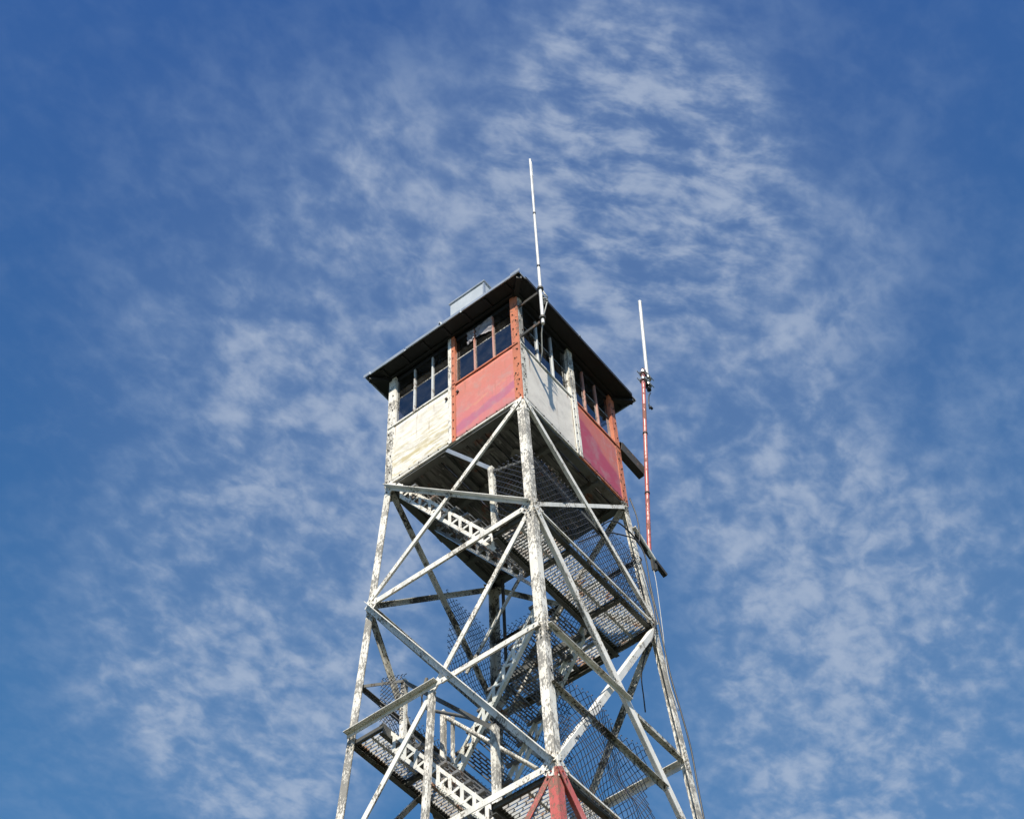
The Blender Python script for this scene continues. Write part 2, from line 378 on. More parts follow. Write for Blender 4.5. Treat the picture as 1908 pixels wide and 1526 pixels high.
# ------------------------------------------------------------------ tower
T = empty('lookout_tower', (0,0,0), 'tall four legged steel lattice tower with flaking white paint carrying the cab', 'tower')
for c in 'NRBL':
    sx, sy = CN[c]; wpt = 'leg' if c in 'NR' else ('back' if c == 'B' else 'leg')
    segs = [(2.2, zC-.02, wpt, None), (zC-.02, zE, 'red', 'lower leg length painted faded red'), (zE, zJ, wpt, None)]
    for z1, z0, mt, lab in segs:
        mb = MB(); pts = [z1] + ([0] if z1 > 0 > z0 else []) + [z0]
        tt = .098
        for za, zb in zip(pts, pts[1:]):
            if za > 0: continue
            p = P(c, za); q = P(c, zb)
            mb.angle(p, q, V(-sx,0,0), V(0,-sy,0), tt, tt, .013)
            # splice and joint bolts on both flanges
            for zz in (zA, zB, zC, zE):
                if zb <= zz <= za+.01:
                    for kk in range(-3, 4):
                        for off in (.035, .085):
                            z = zz+kk*.055
                            if not (zb < z < za): continue
                            e = P(c, z)
                            mb.tube([e+V(-sx*off,0,0), e+V(-sx*off, sy*.014, 0)], .010, 6)
                            mb.tube([e+V(0,-sy*off,0), e+V(sx*.014, -sy*off, 0)], .010, 6)
        o = mb.build('leg', mt, T)
        if lab: o['label'] = lab
# gusset plates where the bracing meets the legs
for c in 'NRBL':
    sx, sy = CN[c]
    for z in (-.10, zA, zC, zE, zH):
        for d1, nn in ((V(-sx,0,0), V(0,sy,0)), (V(0,-sy,0), V(sx,0,0))):
            e = P(c, z)+nn*.004
            ring = [e+d1*.02+V(0,0,.12), e+d1*.10+V(0,0,.09), e+d1*.19+V(0,0,.02), e+d1*.10-V(0,0,.09), e+d1*.02-V(0,0,.12)]
            mb = MB(); mb.poly_prism(ring, nn*.001, nn*.007)
            mb.second()
            for a_, b_ in ((.05,.06),(.05,-.06),(.10,.03),(.10,-.04),(.15,.0)):
                q_ = e+d1*a_+V(0,0,b_); mb.tube([q_, q_+nn*.022], .009, 6)
            mb.build('gusset_plate', ('white' if c in 'NL' else 'back', 'bolt'), T)

def member(face, ca, za, cb, zb, w=.07, mode='in_top', mat='white', w2=None, off=0., name='brace', sh=.03, label=None, ua=None, ub=None):
    nrm = FACES[face][2]; w *= .92
    p = P(ca, za); q = P(cb, zb)
    if ua is not None or ub is not None:
        p0, q0 = p, q
        if ua is not None: p = p0.lerp(q0, ua)
        if ub is not None: q = p0.lerp(q0, ub)
    ax = (q-p).normalized(); p = p+ax*sh; q = q-ax*sh
    up = V(0,0,1); up = (up-ax*up.dot(ax)-nrm*up.dot(nrm)).normalized()
    if mode == 'in_top':   c0, a, b = up*w/2, -up, -nrm
    elif mode == 'in_bot': c0, a, b = -up*w/2, up, -nrm
    elif mode == 'out_top': c0, a, b = up*w/2, -up, nrm
    else: c0, a, b = -up*w/2, up, nrm
    mb = MB(); o_ = nrm*off
    mb.angle(p+c0+o_, q+c0+o_, a, b, w, w2 or w, .008)
    for e, dd in ((p, ax), (q, -ax)):
        for k in (.05, .12): 
            c1 = e+dd*k+o_; mb.tube([c1, c1+nrm*.014], .010, 6)
    o = mb.build(name, mat, T)
    if label: o['label'] = label
    return o
OUT = .016
# bay under the cab
member('NL','N',-.03,'L',zA,.062,'in_top','white',off=OUT+.012)
member('NL','L',-.03,'N',zA,.050,'out_top','white',w2=.07,off=OUT-.004)
member('NR','N',-.03,'R',zA,.072,'in_top','white',off=OUT+.012)
member('NR','R',-.03,'N',zA,.055,'in_top','white',off=OUT-.006)
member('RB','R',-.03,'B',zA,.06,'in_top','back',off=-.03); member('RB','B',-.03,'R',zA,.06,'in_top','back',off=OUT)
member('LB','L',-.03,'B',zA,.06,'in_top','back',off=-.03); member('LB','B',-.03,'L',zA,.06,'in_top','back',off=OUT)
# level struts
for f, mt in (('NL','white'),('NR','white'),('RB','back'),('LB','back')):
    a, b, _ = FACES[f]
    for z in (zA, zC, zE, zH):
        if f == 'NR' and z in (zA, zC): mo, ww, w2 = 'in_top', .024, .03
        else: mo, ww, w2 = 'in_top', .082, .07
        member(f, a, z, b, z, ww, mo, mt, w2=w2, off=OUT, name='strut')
# tall bays: X brace + mid strut
def bay(zt, zm, zb, paintk, lab=None):
    m1 = paintk or 'white'; m2 = paintk or 'back'
    member('NL','L',zt,'N',zb,.075,'out_top',m1,w2=.07,off=OUT+.012,label=lab); member('NL','N',zt,'L',zb,.066,'in_top',m1,off=OUT-.01,label=lab)
    member('NR','N',zt,'R',zb,.092,'in_top',m1,off=OUT+.012,label=lab); member('NR','R',zt,'N',zb,.074,'in_top',m1,off=OUT-.012,label=lab)
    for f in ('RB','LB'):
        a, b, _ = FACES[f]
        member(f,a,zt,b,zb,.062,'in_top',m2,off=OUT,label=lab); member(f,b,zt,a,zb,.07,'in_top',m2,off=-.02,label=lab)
    for f in ('NL','NR'):
        a, b, _ = FACES[f]
        if f == 'NL':
            member(f,a,zm,b,zm,.07,'in_top',m1,off=OUT+.03,name='strut',ub=.52); member(f,a,zm,b,zm,.06,'out_top',m1,w2=.07,off=OUT+.02,name='strut',ua=.5)
        else: member(f,a,zm,b,zm,.05,'out_top',m1,w2=.055,off=OUT+.004,name='strut',ub=.57); member(f,a,zm,b,zm,.05,'in_bot','back' if not paintk else m1,w2=.06,off=OUT-.03,name='strut',ua=.58)
    for f in ('RB','LB'):
        a, b, _ = FACES[f]; member(f,a,zm,b,zm,.08,'in_top',m1 if f == 'RB' else m2,off=OUT,name='strut')
bay(zA, zB, zC, None)
bay(zC, zD, zE, 'red', 'cross brace painted faded red')
bay(zE, zF, zH, None)
bay(zH, zI, zJ, 'red')
# hanger at the middle of the near left side
member_y = .10
mb = MB(); mb.angle(V(-w_(zB)-.03, member_y, zB-.03), V(-w_(zC)-.02, member_y+.02, zC), V(0,1,0), V(1,0,0), .062, .05, .008)
mb.build('hanger', 'leg', T)

# ------------------------------------------------------------------ landings
def grating(mb, x0, x1, y0, y1, z, along='y', pitch=.040, slot=.135, t=.006, h=.030, gap=.004):
    """slotted deck plank: long strands with staggered bridges"""
    L0, L1, c0, c1 = (y0, y1, x0, x1) if along == 'y' else (x0, x1, y0, y1)
    n = int((c1-c0)/pitch)
    def bx(a0, a1, b0, b1, zz0, zz1):
        if along == 'y': mb.box((b0, a0, zz0), (b1, a1, zz1))
        else: mb.box((a0, b0, zz0), (a1, b1, zz1))
    for i in range(n+1):
        c = c0+(c1-c0)*i/n
        bx(L0, L1, c-t/2, c+t/2, z-h, z)
        if i < n:
            s = L0 + (slot*.5 if i % 2 else 0) + .02
            while s < L1:
                bx(s, min(s+.012, L1), c+t/2, c0+(c1-c0)*(i+1)/n-t/2, z-.012, z-.001); s += slot
def channel(mb, p, q, side, h=.12, fl=.045, t=.008):
    """C channel, web vertical, flanges toward side, top edge on the line p-q"""
    mb.bar(p-V(0,0,h/2), q-V(0,0,h/2), V(0,0,1), h, t)
    for zz in (t/2+.001, h-t/2-.001):
        o = side.normalized()*(fl/2+t/2)-V(0,0,zz); mb.bar(p+o, q+o, V(0,0,1), t, fl)
def landing(z, side, extra=True, label=None):
    w = w_(z)-.03
    y0, y1 = (-w, -.60) if side == 'NR' else (.80, w)
    mb = MB(); mid = (y0+y1)/2
    grating(mb, -w+.03, w-.03, y0+.02, mid-.012, z, 'y'); grating(mb, -w+.03, w-.03, mid+.012, y1-.02, z, 'y')
    mb.box((-w+.03, mid-.012, z-.035), (w-.03, mid+.012, z-.003))
    if extra:
        e0, e1 = (y1, y1+1.28) if side == 'NR' else (y0-1.28, y0)
        grating(mb, .66, w-.02, e0+.03, e1-.03, z-.002, 'y')
        for xx in (.66+(w-.68)*.5,): mb.box((xx-.010, e0+.03, z-.04), (xx+.010, e1-.03, z-.004))
    o = mb.build('landing', 'grate', T)
    if label: o['label'] = label
    mb = MB()
    channel(mb, V(-w, y1 if side == 'NR' else y0, z-.017), V(w, y1 if side == 'NR' else y0, z-.017), V(0, -1 if side == 'NR' else 1, 0), .125)
    yo = y0 if side == 'NR' else y1
    channel(mb, V(-w, yo, z-.012), V(w, yo, z-.012), V(0, 1 if side == 'NR' else -1, 0), .034 if side == 'NR' else .09, .05)
    for xx in (-w+.02, -.42, .50, w-.02):
        mb.bar(V(xx, y0+.01, z-.05), V(xx, y1-.01, z-.05), V(1,0,0), .045 if abs(xx) < 1 else .03, .06)
    if extra:
        e0, e1 = (y1, y1+1.28) if side == 'NR' else (y0-1.28, y0)
        channel(mb, V(.64, e0+.01, z-.018), V(.64, e1-.01, z-.018), V(1,0,0), .10)
        channel(mb, V(w, e0+.01, z-.018), V(w, e1-.01, z-.018), V(-1,0,0), .10)
        ye = e1 if side == 'NR' else e0
        mb.bar(V(.64, ye, z-.06), V(w, ye, z-.06), V(0,1,0), .02, .09)
        mb.bar(V(.66, e0+.5, z-.05), V(w-.02, e0+.5, z-.05), V(0,1,0), .045, .05)
    mb.build('landing_frame', 'beam', o)
landing(zA, 'NR', True); landing(zB, 'LB', False, 'rust streaked landing deck'); landing(zC, 'NR', True)
landing(zD, 'LB', False); landing(zE, 'NR', True); landing(zF, 'LB', False); landing(zH, 'NR', True); landing(zI, 'LB', False)

# ------------------------------------------------------------------ stair flights
def flight(x0, x1, ya, za, yb, zb, mat='stringer', rail=None, far_mat='stringer', sep=.26):
    """from the top (ya, za) down to the bottom (yb, zb)"""
    nst = 9; dirn = 1 if yb > ya else -1
    main = None
    for xx, mt, inn in ((x0, mat, 1), (x1, far_mat, -1)):
        mb = MB(); top = V(xx, ya, za-.03); bot = V(xx, yb, zb-.01)
        ax = (bot-top).normalized(); ux = V(inn,0,0); dn = V(0,0,-1)
        mb.angle(top, bot, dn, ux, .036, .040, .006)
        t2 = top-V(0,0,sep); b2 = bot-V(0,0,sep)
        b2 = b2 + (b2-t2)*(-.04)
        mb.angle(t2+ax*.05, b2, V(0,0,1), ux, .040, .045, .006)
        for k in range(nst+1):
            c = top.lerp(bot, (k+.35)/(nst+.8)); e = c-V(0,0,sep)
            mb.bar(c-V(0,0,.01), e+V(0,0,.01), V(0,1,0), .040, .007)
            if k < nst:
                c2 = top.lerp(bot, (k+1.35)/(nst+.8)) - V(0,0,.01)
                off = V(inn*.008, 0, 0)
                mb.bar(e+V(0,0,.02)+off, c2+off, V(0,1,0), .034, .007)
        o = mb.build('stair_stringer', mt, T)
        if main is None: main = o
    for k in range(nst):
        f = (k+1)/(nst+.3); zt = za+(zb-za)*f; yc = ya+(yb-ya)*f
        mb = MB(); dpt = .20
        grating(mb, x0+.055, x1-.055, yc-dpt/2, yc+dpt/2, zt, 'x', .036, .12, .006, .022)
        mb.box((x0+.012, yc-dpt/2-.004, zt-.045), (x0+.054, yc+dpt/2+.004, zt-.012))
        mb.box((x1-.054, yc-dpt/2-.004, zt-.045), (x1-.012, yc+dpt/2+.004, zt-.012))
        mb.build('tread', 'tread', T)
    return main
flight(-1.05, -.35, .87, -.02, -.60, zA, 'white', far_mat='galv', sep=.27)
flight(-.20, .55, -.60, zA, .80, zB, 'stringer')
flight(-1.10, -.38, .80, zB, -.60, zC, 'white')
flight(-.20, .55, -.60, zC, .80, zD)
flight(-1.10, -.38, .80, zD, -.60, zE)
flight(-.20, .55, -.60, zE, .80, zF)
flight(-1.10, -.38, .80, zF, -.60, zH)
flight(-.20, .55, -.60, zH, .80, zI)
flight(-1.10, -.38, .80, zI, -.60, zJ)

# ------------------------------------------------------------------ handrails and posts
def rail(p, q, w=.042, mat='white', dn=V(0,0,-1), side=V(1,0,0), name='handrail', t=.007, label=None):
    mb = MB(); mb.angle(V(*p), V(*q), dn, side, w, w, t); o = mb.build(name, mat, T)
    if label: o['label'] = label
    return o
def post(p, q, w=.05, mat='leg', label=None):
    mb = MB(); mb.angle(V(*p), V(*q), V(0,1,0), V(1,0,0), w, w, .007)
    o = mb.build('railing_post', mat, T)
    if label: o['label'] = label
post((-1.11, -.63, zA-.02), (-1.11, -.60, -.98), .06)
rail((-1.10, .05, -.10), (-1.10, -.60, -1.0), .05, 'galv')
rail((-1.10, -.60, -1.06), (-1.10, -1.08, -1.24), .04, 'beam')
post((-1.0, .72, -4.52), (-1.0, .72, -3.44), .055)
rail((-1.0, .72, -3.47), (-1.16, -.56, -5.03), .045, 'beam')
post((-1.17, -.57, -6.05), (-1.17, -.57, -5.0), .065)
rail((-1.19, 1.18, -3.40), (-1.0, .72, -3.46), .04, 'beam', side=V(1,0,0))
rail((-1.17, 1.20, -3.40), (1.17, 1.20, -3.40), .045, 'beam', side=V(0,-1,0))
# the pipe rail along the inner side of the third flight
mb = MB(); mb.tube([V(-.40,.70,-3.58), V(-.40,.64,-3.62), V(-.40,-.48,-4.98)], .024, 8); mb.build('handrail', 'leg', T, True)
post((-.43, .66, zB), (-.43, .66, -3.5), .05); post((-.40, .56, zB-.1), (-.40, .56, -3.62), .032)
mb = MB(); mb.tube([V(-.55,.80,-3.05), V(-.56,.86,-3.25), V(-.57,.84,-3.45), V(-.60,.70,-3.62), V(-.75,.1,-4.2), V(-.95,-.40,-4.78)], .019, 8); mb.build('handrail', 'beam', T, True)
rail((-.20, -.63, -1.35), (-.20, .55, -2.85), .045, 'back')
rail((.56, -.60, -1.30), (.56, .60, -2.95), .04, 'back')
# guard rails of the landings
rail((-1.10, -1.10, -1.13), (.48, -1.12, -1.30), .05, 'beam', side=V(0,1,0))
rail((-1.24, -1.265, -4.96), (.62, -1.27, -4.98), .055, 'back', side=V(0,-1,0))
rail((1.13, -1.12, -.98), (1.13, 1.1, -.98), .045, 'dark', side=V(-1,0,0))
rail((-1.24, -1.30, -9.0), (1.24, -1.30, -9.0), .05, 'back', side=V(0,1,0))
rail((-1.24, 1.30, -7.1), (1.24, 1.30, -7.1), .05, 'back', side=V(0,-1,0))
mb = MB(); mb.tube([V(1.0,.86,-.02), V(1.0,.86,-2.15)], .022, 8); mb.build('conduit', 'dark', T, True)
# small upright brackets below the second landing
mb = MB()
mb.angle(V(.56,.80,zB), V(.60,.80,zB-.6), V(1,0,0), V(0,1,0), .05); mb.build('hanger', 'back', T)

# ------------------------------------------------------------------ chain-link guards
def chain(origin, du, dv, wu, hv, nrm, seed=0, bulge=.05, pitch=.078, r=.0042, label=None, top=None):
    """woven wire panel: two crossed families of wires, waved out of plane; uneven cut top edge"""
    mb = MB(); o0 = V(*origin); du = V(*du).normalized(); dv = V(*dv).normalized(); nrm = V(*nrm)
    def pt(u, v):
        s = noise.noise(V(u*1.6+seed, v*1.9, seed*.7))*bulge*1.5 + noise.noise(V(u*5+seed, v*5, 3.3))*bulge*.35
        jx = noise.noise(V(u*3+seed, v*3, 9.))*.012; jz = noise.noise(V(u*3+seed, v*3, 5.))*.012
        return o0+du*(u+jx)+dv*(v+jz)+nrm*s
    for fam in (1, -1):
        k = -int(hv/pitch)-2
        while k*pitch < wu+hv:
            c = k*pitch; pts = []; v = 0; n = max(4, int(hv/pitch*1.0)); dvs = pitch/2*1.25
            nn = int(hv/dvs)
            run = []
            for i in range(nn+1):
                vv = i*dvs; uu = c + (vv*.8 if fam == 1 else (hv-vv)*.8)
                hh = hv if top is None else top(uu)
                if 0 <= uu <= wu and vv <= hh:
                    kink = (.002 if i % 2 else -.002)
                    run.append(pt(uu, vv)+nrm*kink)
                else:
                    if len(run) > 1: mb.tube(run, r, 3, caps=False)
                    run = []
            if len(run) > 1: mb.tube(run, r, 3, caps=False)
            k += 1
    # twisted top barbs
    u = 0.
    while u < wu:
        hh = hv if top is None else top(u)
        p = pt(u, hh-.01); mb.tube([p, p+dv*.03+du*.015, p+dv*.035+du*.035], r*1.1, 3); u += pitch*.8
    o = mb.build('mesh_guard', 'wire', T)
    if label: o['label'] = label
    return o
chain((-1.10,-1.115,zA+.02), (1,0,0), (0,0,1), 2.2, 1.12, (0,-1,0), 1, .03)
chain((1.12,-1.10,zA+.02), (0,1,0), (0,0,1), 2.15, 1.30, (1,0,0), 2, .05)
chain((.22,1.13,zA+.05), (1,0,0), (0,0,1), .88, 1.42, (0,1,0), 3, .05, top=lambda u: 1.42-.10*u)
chain((-1.12,-1.10,zA+.02), (0,1,0), (0,0,1), .48, 1.05, (-1,0,0), 4, .02)
chain((1.16,.10,zA-1.35), (0,1,0), (0,0,1), 1.05, 1.30, (1,0,0), 5, .07)
chain((-.80,1.20,zB+.02), (1,0,0), (0,0,1), 1.95, 1.0, (0,1,0), 6, .05, top=lambda u: .95-.06*u)
chain((-1.10,.96,zB+.12), (.38,-.92,0), (0,0,1), .26, .66, (-.9,-.4,0), 7, .05, pitch=.05)
chain((-1.25,-1.275,zC+.02), (1,0,0), (0,0,1), 1.55, 1.28, (0,-1,0), 8, .09, label='sagging chain link guard')
chain((.28,-1.20,zC-.6), (0,1,0), (0,0,1), .5, 1.0, (1,0,0), 9, .05, pitch=.05)
chain((1.22,.0,zC+.1), (0,1,0), (0,0,1), 1.15, 1.3, (1,0,0), 10, .05)
chain((1.30,-1.2,zC+.02), (0,1,0), (0,0,1), .5, .5, (1,0,0), 11, .05)
# footings
for c in 'NRBL':
    e = P(c, zJ); mb = MB(); mb.poly_prism([V(-.3,-.3,0), V(.3,-.3,0), V(.3,.3,0), V(-.3,.3,0)], e+V(0,0,-.3), e+V(0,0,.06)); mb.build('footing', 'concrete', T)

# ------------------------------------------------------------------ cab
C_ = empty('lookout_cab', (0,0,G), 'square cab of cream, orange, white and crimson panels under a flat dark eave', 'cab')
zS, zT, zW, zR = 1.175, 1.80, 2.26, 2.34
# floor: boards, hatch over the first flight
mb = MB()
yb = -HS+.02
while yb < HS-.03:
    y2 = min(yb+.135, HS-.02); j = random.uniform(-.006, .006)
    x0, x1 = -HS+.02, HS-.02
    mb.box((x0, yb, .012+j*2), (x1, y2-.014, .045+j*2)); yb += .135
mb.build('floor', 'planks', C_)
mb = MB(); mb.box((-HS+.10,.30,-.004), (-.38,.86,.004)); mb.build('trapdoor', 'planks', C_)
mb = MB()
for (p, q, s) in ((V(-HS+.03,-HS+.012,.0), V(HS-.03,-HS+.012,.0), V(0,1,0)), (V(-HS+.03,HS-.012,.0), V(HS-.03,HS-.012,.0), V(0,-1,0)),
                  (V(-HS+.012,-HS+.03,.0), V(-HS+.012,HS-.03,.0), V(1,0,0)), (V(HS-.012,-HS+.03,.0), V(HS-.012,HS-.03,.0), V(-1,0,0))):
    channel(mb, p, q, s, .055, .09)
for x in (-.33, .46): channel(mb, V(x,-HS+.03,.0), V(x,HS-.03,.0), V(1,0,0), .10, .05)
channel(mb, V(-HS+.03,.20,.0), V(-.36,.20,.0), V(0,-1,0), .09, .05)
channel(mb, V(-.30,.0,.0), V(.44,.0,.0), V(0,1,0), .09, .05)
for x in (-.33, .46):
    mb.box((x-.035,-HS-.004,-.06), (x+.035,-HS+.0,-.005))
mb.build('floor_frame', 'beam', C_)
# torn lining hanging under the floor
for i in range(9):
    mb = MB()
    x = random.uniform(-.9,.3); y = random.uniform(-.95,.05); a = random.uniform(0, 3); l = random.uniform(.12,.3)
    p = V(x, y, -.005-.012*i*.3); q = p+V(math.cos(a)*l, math.sin(a)*l, -random.uniform(.01,.08))
    mb.bar(p, q, V(0,0,1), .004, random.uniform(.05,.14))
    mb.build('torn_lining', 'lining', C_)

def wall_frame(face):
    """returns a function (u, z, out) -> point; u runs from the first corner to the second, -HS..HS"""
    a, b, n = FACES[face]
    A = V(CN[a][0], CN[a][1], 0); B = V(CN[b][0], CN[b][1], 0); dr = (B-A)/2
    return (lambda u, z, o=0.: n*(HS+o) + dr*u + V(0,0,z)), dr, n
def slab(mb, F, u0, u1, z0, z1, o0, o1):
    """plate on a wall between u0..u1, z0..z1, from offset o0 to o1"""
    p = [F(u0,z0,o0), F(u1,z0,o0), F(u1,z1,o0), F(u0,z1,o0)]
    d = F(u0,z0,o1)-F(u0,z0,o0); mb.poly_prism(p, V(0,0,0), d)
HALVES = {'NL': [('p_orange','orange','pinkmull',-1.065,.0), ('p_cream','white','mull',.0,1.065)],
          'NR': [('p_grey','white','mull',-1.065,.055), ('p_crimson','orange','pinkmull',.055,1.065)],
          'RB': [('p_grey','white','mull',-1.065,.0), ('p_crimson','orange','pinkmull',.0,1.065)],
          'LB': [('p_cream','white','mull',-1.065,.0), ('p_orange','orange','pinkmull',.0,1.065)]}
PLAB = {'p_orange': 'faded orange wall panel with a magenta stain', 'p_cream': 'cream wall panel with ochre streaks',
        'p_grey': 'cool white wall panel', 'p_crimson': 'faded crimson wall panel'}
for f, hv in HALVES.items():
    F, dr, n = wall_frame(f)
    for i, (pm, tr, mu, u0, u1) in enumerate(hv):
        mb = MB(); e0 = u0+(.0 if i else .008); e1 = u1-(.008 if i else .0)
        # slightly buckled sheet
        nu, nz = 14, 14; base = len(mb.v)
        def bz(u, z): return .004 + .006*noise.noise(V(u*2.3, z*2.3, ord(f[0])+ord(f[1])))
        for side in (0, 1):
            for a in range(nu+1):
                for b in range(nz+1):
                    u = e0+(e1-e0)*a/nu; z = .008+(zS-.012)*b/nz
                    mb.v.append(F(u, z, bz(u, z) - (.02 if side else 0)))
        st = (nu+1)*(nz+1)
        for a in range(nu):
            for b in range(nz):
                k = a*(nz+1)+b; q = [k, k+nz+1, k+nz+2, k+1]; mb.f.append(q); mb.f.append([x+st for x in q[::-1]])
        for a in range(nu):
            for b in (0, nz):
                k = a*(nz+1)+b; mb.f.append([k, k+nz+1, k+nz+1+st, k+st])
        for b in range(nz):
            for a in (0, nu):
                k = a*(nz+1)+b; mb.f.append([k, k+1, k+1+st, k+st])
        mb.second()
        for k in range(7): 
            u = e0+.07+(e1-e0-.14)*k/6; c = F(u, .045, .006); mb.tube([c, c+n*.010], .009, 6)
        for k in range(6):
            for u in (e0+.035, e1-.035):
                c = F(u, .12+.19*k, .006); mb.tube([c, c+n*.010], .007, 6)
        pan = mb.build('wall_panel', (pm, 'bolt'), C_, True); pan['label'] = PLAB[pm]
        if f == 'NL':
            c = F(-.09 if i == 0 else .09, .985, .006); MB().tube([c, c+n*.022], .020, 10).build('boss', 'bolt', pan)
        # bottom lip
        mb = MB(); slab(mb, F, e0, e1, -.012, .012, -.02, .014); mb.build('bottom_rail', tr if f == 'NR' and i else 'white', pan)
        # window band
        fm = MB(); zs = zS
        slab(fm, F, u0+.012, u1-.012, zs-.004, zs+.022, -.03, .022)            # sill
                       # head
        po = .035
        jl = u0+(.012 if i else .075); jr = u1-(.075 if i else .012)
        slab(fm, F, jl, jl+po, zs+.029, zW+.02, -.04, .0); slab(fm, F, jr-po, jr, zs+.029, zW+.02, -.04, .0)
        win = fm.build('window', tr, C_)
        mb = MB(); slab(mb, F, u0+.02, u1-.02, zW-.05, zW+.03, -.045, -.02); mb.build('window_head', 'soffit', win)  # head coloured near-black to paint in the eave's shadow
        a0, a1 = jl+po, jr-po
        ms = [a0+(a1-a0)*k/3 for k in (1, 2)]
        for mu_ in ms:
            mb = MB(); slab(mb, F, mu_-.010, mu_+.010, zs+.023, zW-.051, -.045, -.012); mb.build('mullion', mu, win)
        edges = [a0]+ms+[a1]
        mb = MB()
        for k in range(3): slab(mb, F, edges[k]+(.010 if k else 0), edges[k+1]-(.010 if k < 2 else 0), zT-.012, zT+.010, -.062, -.036)
        mb.build('transom', 'back', win)
        for k in range(3):
            for (za_, zb_) in ((zs+.023, zT-.012), (zT+.010, zW-.051)):
                if za_ < zT-.2 and ((f == 'RB' and i == 0 and k == 0) or (f == 'LB' and i == 1 and k == 2)): continue   # glass gone
                l, r_ = edges[k]+(.010 if k else 0), edges[k+1]-(.010 if k < 2 else 0)
                mb = MB(); mb.v = [F(l, za_, -.034), F(r_, za_, -.034), F(r_, zb_, -.034), F(l, zb_, -.034)]; mb.f = [[0,1,2,3]]
                pn = mb.build('pane', 'glass', win)
# corner posts: one flange per wall
def corner(c, ca, cb):
    sx, sy = CN[c]; e = V(sx*(HS+.010), sy*(HS+.010), 0)
    mb = MB(); mb.poly_prism([V(0,0,0), V(-sx*.012,0,0), V(-sx*.012,-sy*.115,0), V(0,-sy*.115,0)], e+V(0,0,-.02), e+V(0,0,zR-.01))
    mb2 = MB(); mbA = mb; mb = mb2; e2 = e+V(-sx*.0125,0,0); mb.poly_prism([V(0,0,0), V(-sx*.095,0,0), V(-sx*.095,-sy*.012,0), V(0,-sy*.012,0)], e2+V(0,0,-.02), e2+V(0,0,zR-.01))
    for mb, cm, d1, nn in ((mbA, ca, V(0,-sy,0), V(sx,0,0)), (mb2, cb, V(-sx,0,0), V(0,sy,0))):
        mb.second()
        for k in range(13):
            b0 = e+d1*(.035+.045*(k % 2))+V(0,0,.06+.165*k)+(V(0,0,0)); mb.tube([b0, b0+nn*.012], .010, 6)
        mb.build('corner_post', (cm, 'bolt'), C_)
corner('N', 'orange', 'leg'); corner('R', 'orange', 'orange'); corner('L', 'leg', 'leg'); corner('B', 'back', 'back')
# middle posts
for f, mts in (('NL', ('orange','leg')), ('NR', ('leg','leg')), ('RB', ('back','back')), ('LB', ('back','back'))):
    F, dr, n = wall_frame(f); c0 = .0 if f != 'NR' else .055
    mb = MB(); slab(mb, F, c0-.055, c0-.001, -.01, zW+.03, .010, .022); mb.second()
    for k in range(12): 
        c = F(c0-.028, .08+.17*k, .022); mb.tube([c, c+n*.010], .009, 6)
    mb.build('middle_post', (mts[0], 'bolt'), C_)
    mb = MB(); slab(mb, F, c0+.001, c0+.052, -.01, zW+.03, .010, .026)
    mb.build('middle_post', mts[1], C_)
# ceiling
mb = MB(); x = -HS+.04
while x < HS-.05:
    mb.box((x, -HS+.04, zW+.035), (min(x+.145, HS-.04), HS-.04, zW+.055)); x += .15
mb.build('ceiling', 'ceil', C_)
# roof: thin eave sheet, fascia, low pyramid
EO = HS+.232
mb = MB()
ap = V(0,0,zR+.36); z0, z1 = zR, zR+.028
ring = [V(-EO,-EO,0), V(EO,-EO,0), V(EO,EO,0), V(-EO,EO,0)]
lo = [p+V(0,0,z0) for p in ring]; hi = [p+V(0,0,z1) for p in ring]
mb.v = lo+hi+[ap]; mb.f = [[0,1,2,3]] + [[i, (i+1) % 4, 4+(i+1) % 4, 4+i] for i in range(4)] + [[4+i, 4+(i+1) % 4, 8] for i in range(4)]
roof = mb.build('roof', 'roof', C_)
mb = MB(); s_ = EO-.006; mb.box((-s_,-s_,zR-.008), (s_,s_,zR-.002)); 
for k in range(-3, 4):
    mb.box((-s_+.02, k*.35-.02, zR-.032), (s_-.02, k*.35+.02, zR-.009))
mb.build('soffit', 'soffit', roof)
mb = MB(); f0 = EO+.004
segs = [(-EO, -.35), (-.33, .60), (.62, EO-.06)]
for k, (a, b) in enumerate(segs):
    h = .052+.006*k; zt = zR+.040+.006*(k % 2)
    for lo_, hi_ in (((-f0-.012, a, zt-h), (-f0, b, zt)), ((f0, a, zt-h), (f0+.012, b, zt)), ((a, f0, zt-h), (b, f0+.012, zt))):
        MB().box(lo_, hi_).build('fascia', 'roof', roof)
mb = MB(); mb.box((-f0-.016, -EO-.02, zR+.0), (-f0-.012, -EO+.13, zR+.062)); mb.box((-f0-.018, EO-.08, zR-.02), (-f0-.013, EO+.03, zR+.045))
mb.build('fascia', 'roof', roof)
MB().box((-f0-.03, -.005, zR+.03), (-f0, .02, zR+.075)).build('seam_tab', 'roof', roof)
MB().box((-.01, -f0-.02, zR+.02), (.015, -f0-.0125, zR+.06)).build('seam_tab', 'roof', roof)
mb = MB()
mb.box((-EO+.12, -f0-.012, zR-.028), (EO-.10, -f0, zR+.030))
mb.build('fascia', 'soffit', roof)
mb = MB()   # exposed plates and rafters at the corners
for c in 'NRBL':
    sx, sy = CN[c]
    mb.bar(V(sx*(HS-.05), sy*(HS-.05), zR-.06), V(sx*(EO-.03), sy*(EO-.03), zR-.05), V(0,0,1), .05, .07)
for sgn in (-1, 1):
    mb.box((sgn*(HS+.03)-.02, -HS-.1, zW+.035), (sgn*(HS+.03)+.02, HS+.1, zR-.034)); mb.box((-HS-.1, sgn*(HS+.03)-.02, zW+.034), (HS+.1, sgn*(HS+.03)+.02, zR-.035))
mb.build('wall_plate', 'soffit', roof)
mb = MB(); bx0, bx1, by0, by1, bz1 = -1.10, -.58, -.58, .0, 3.13
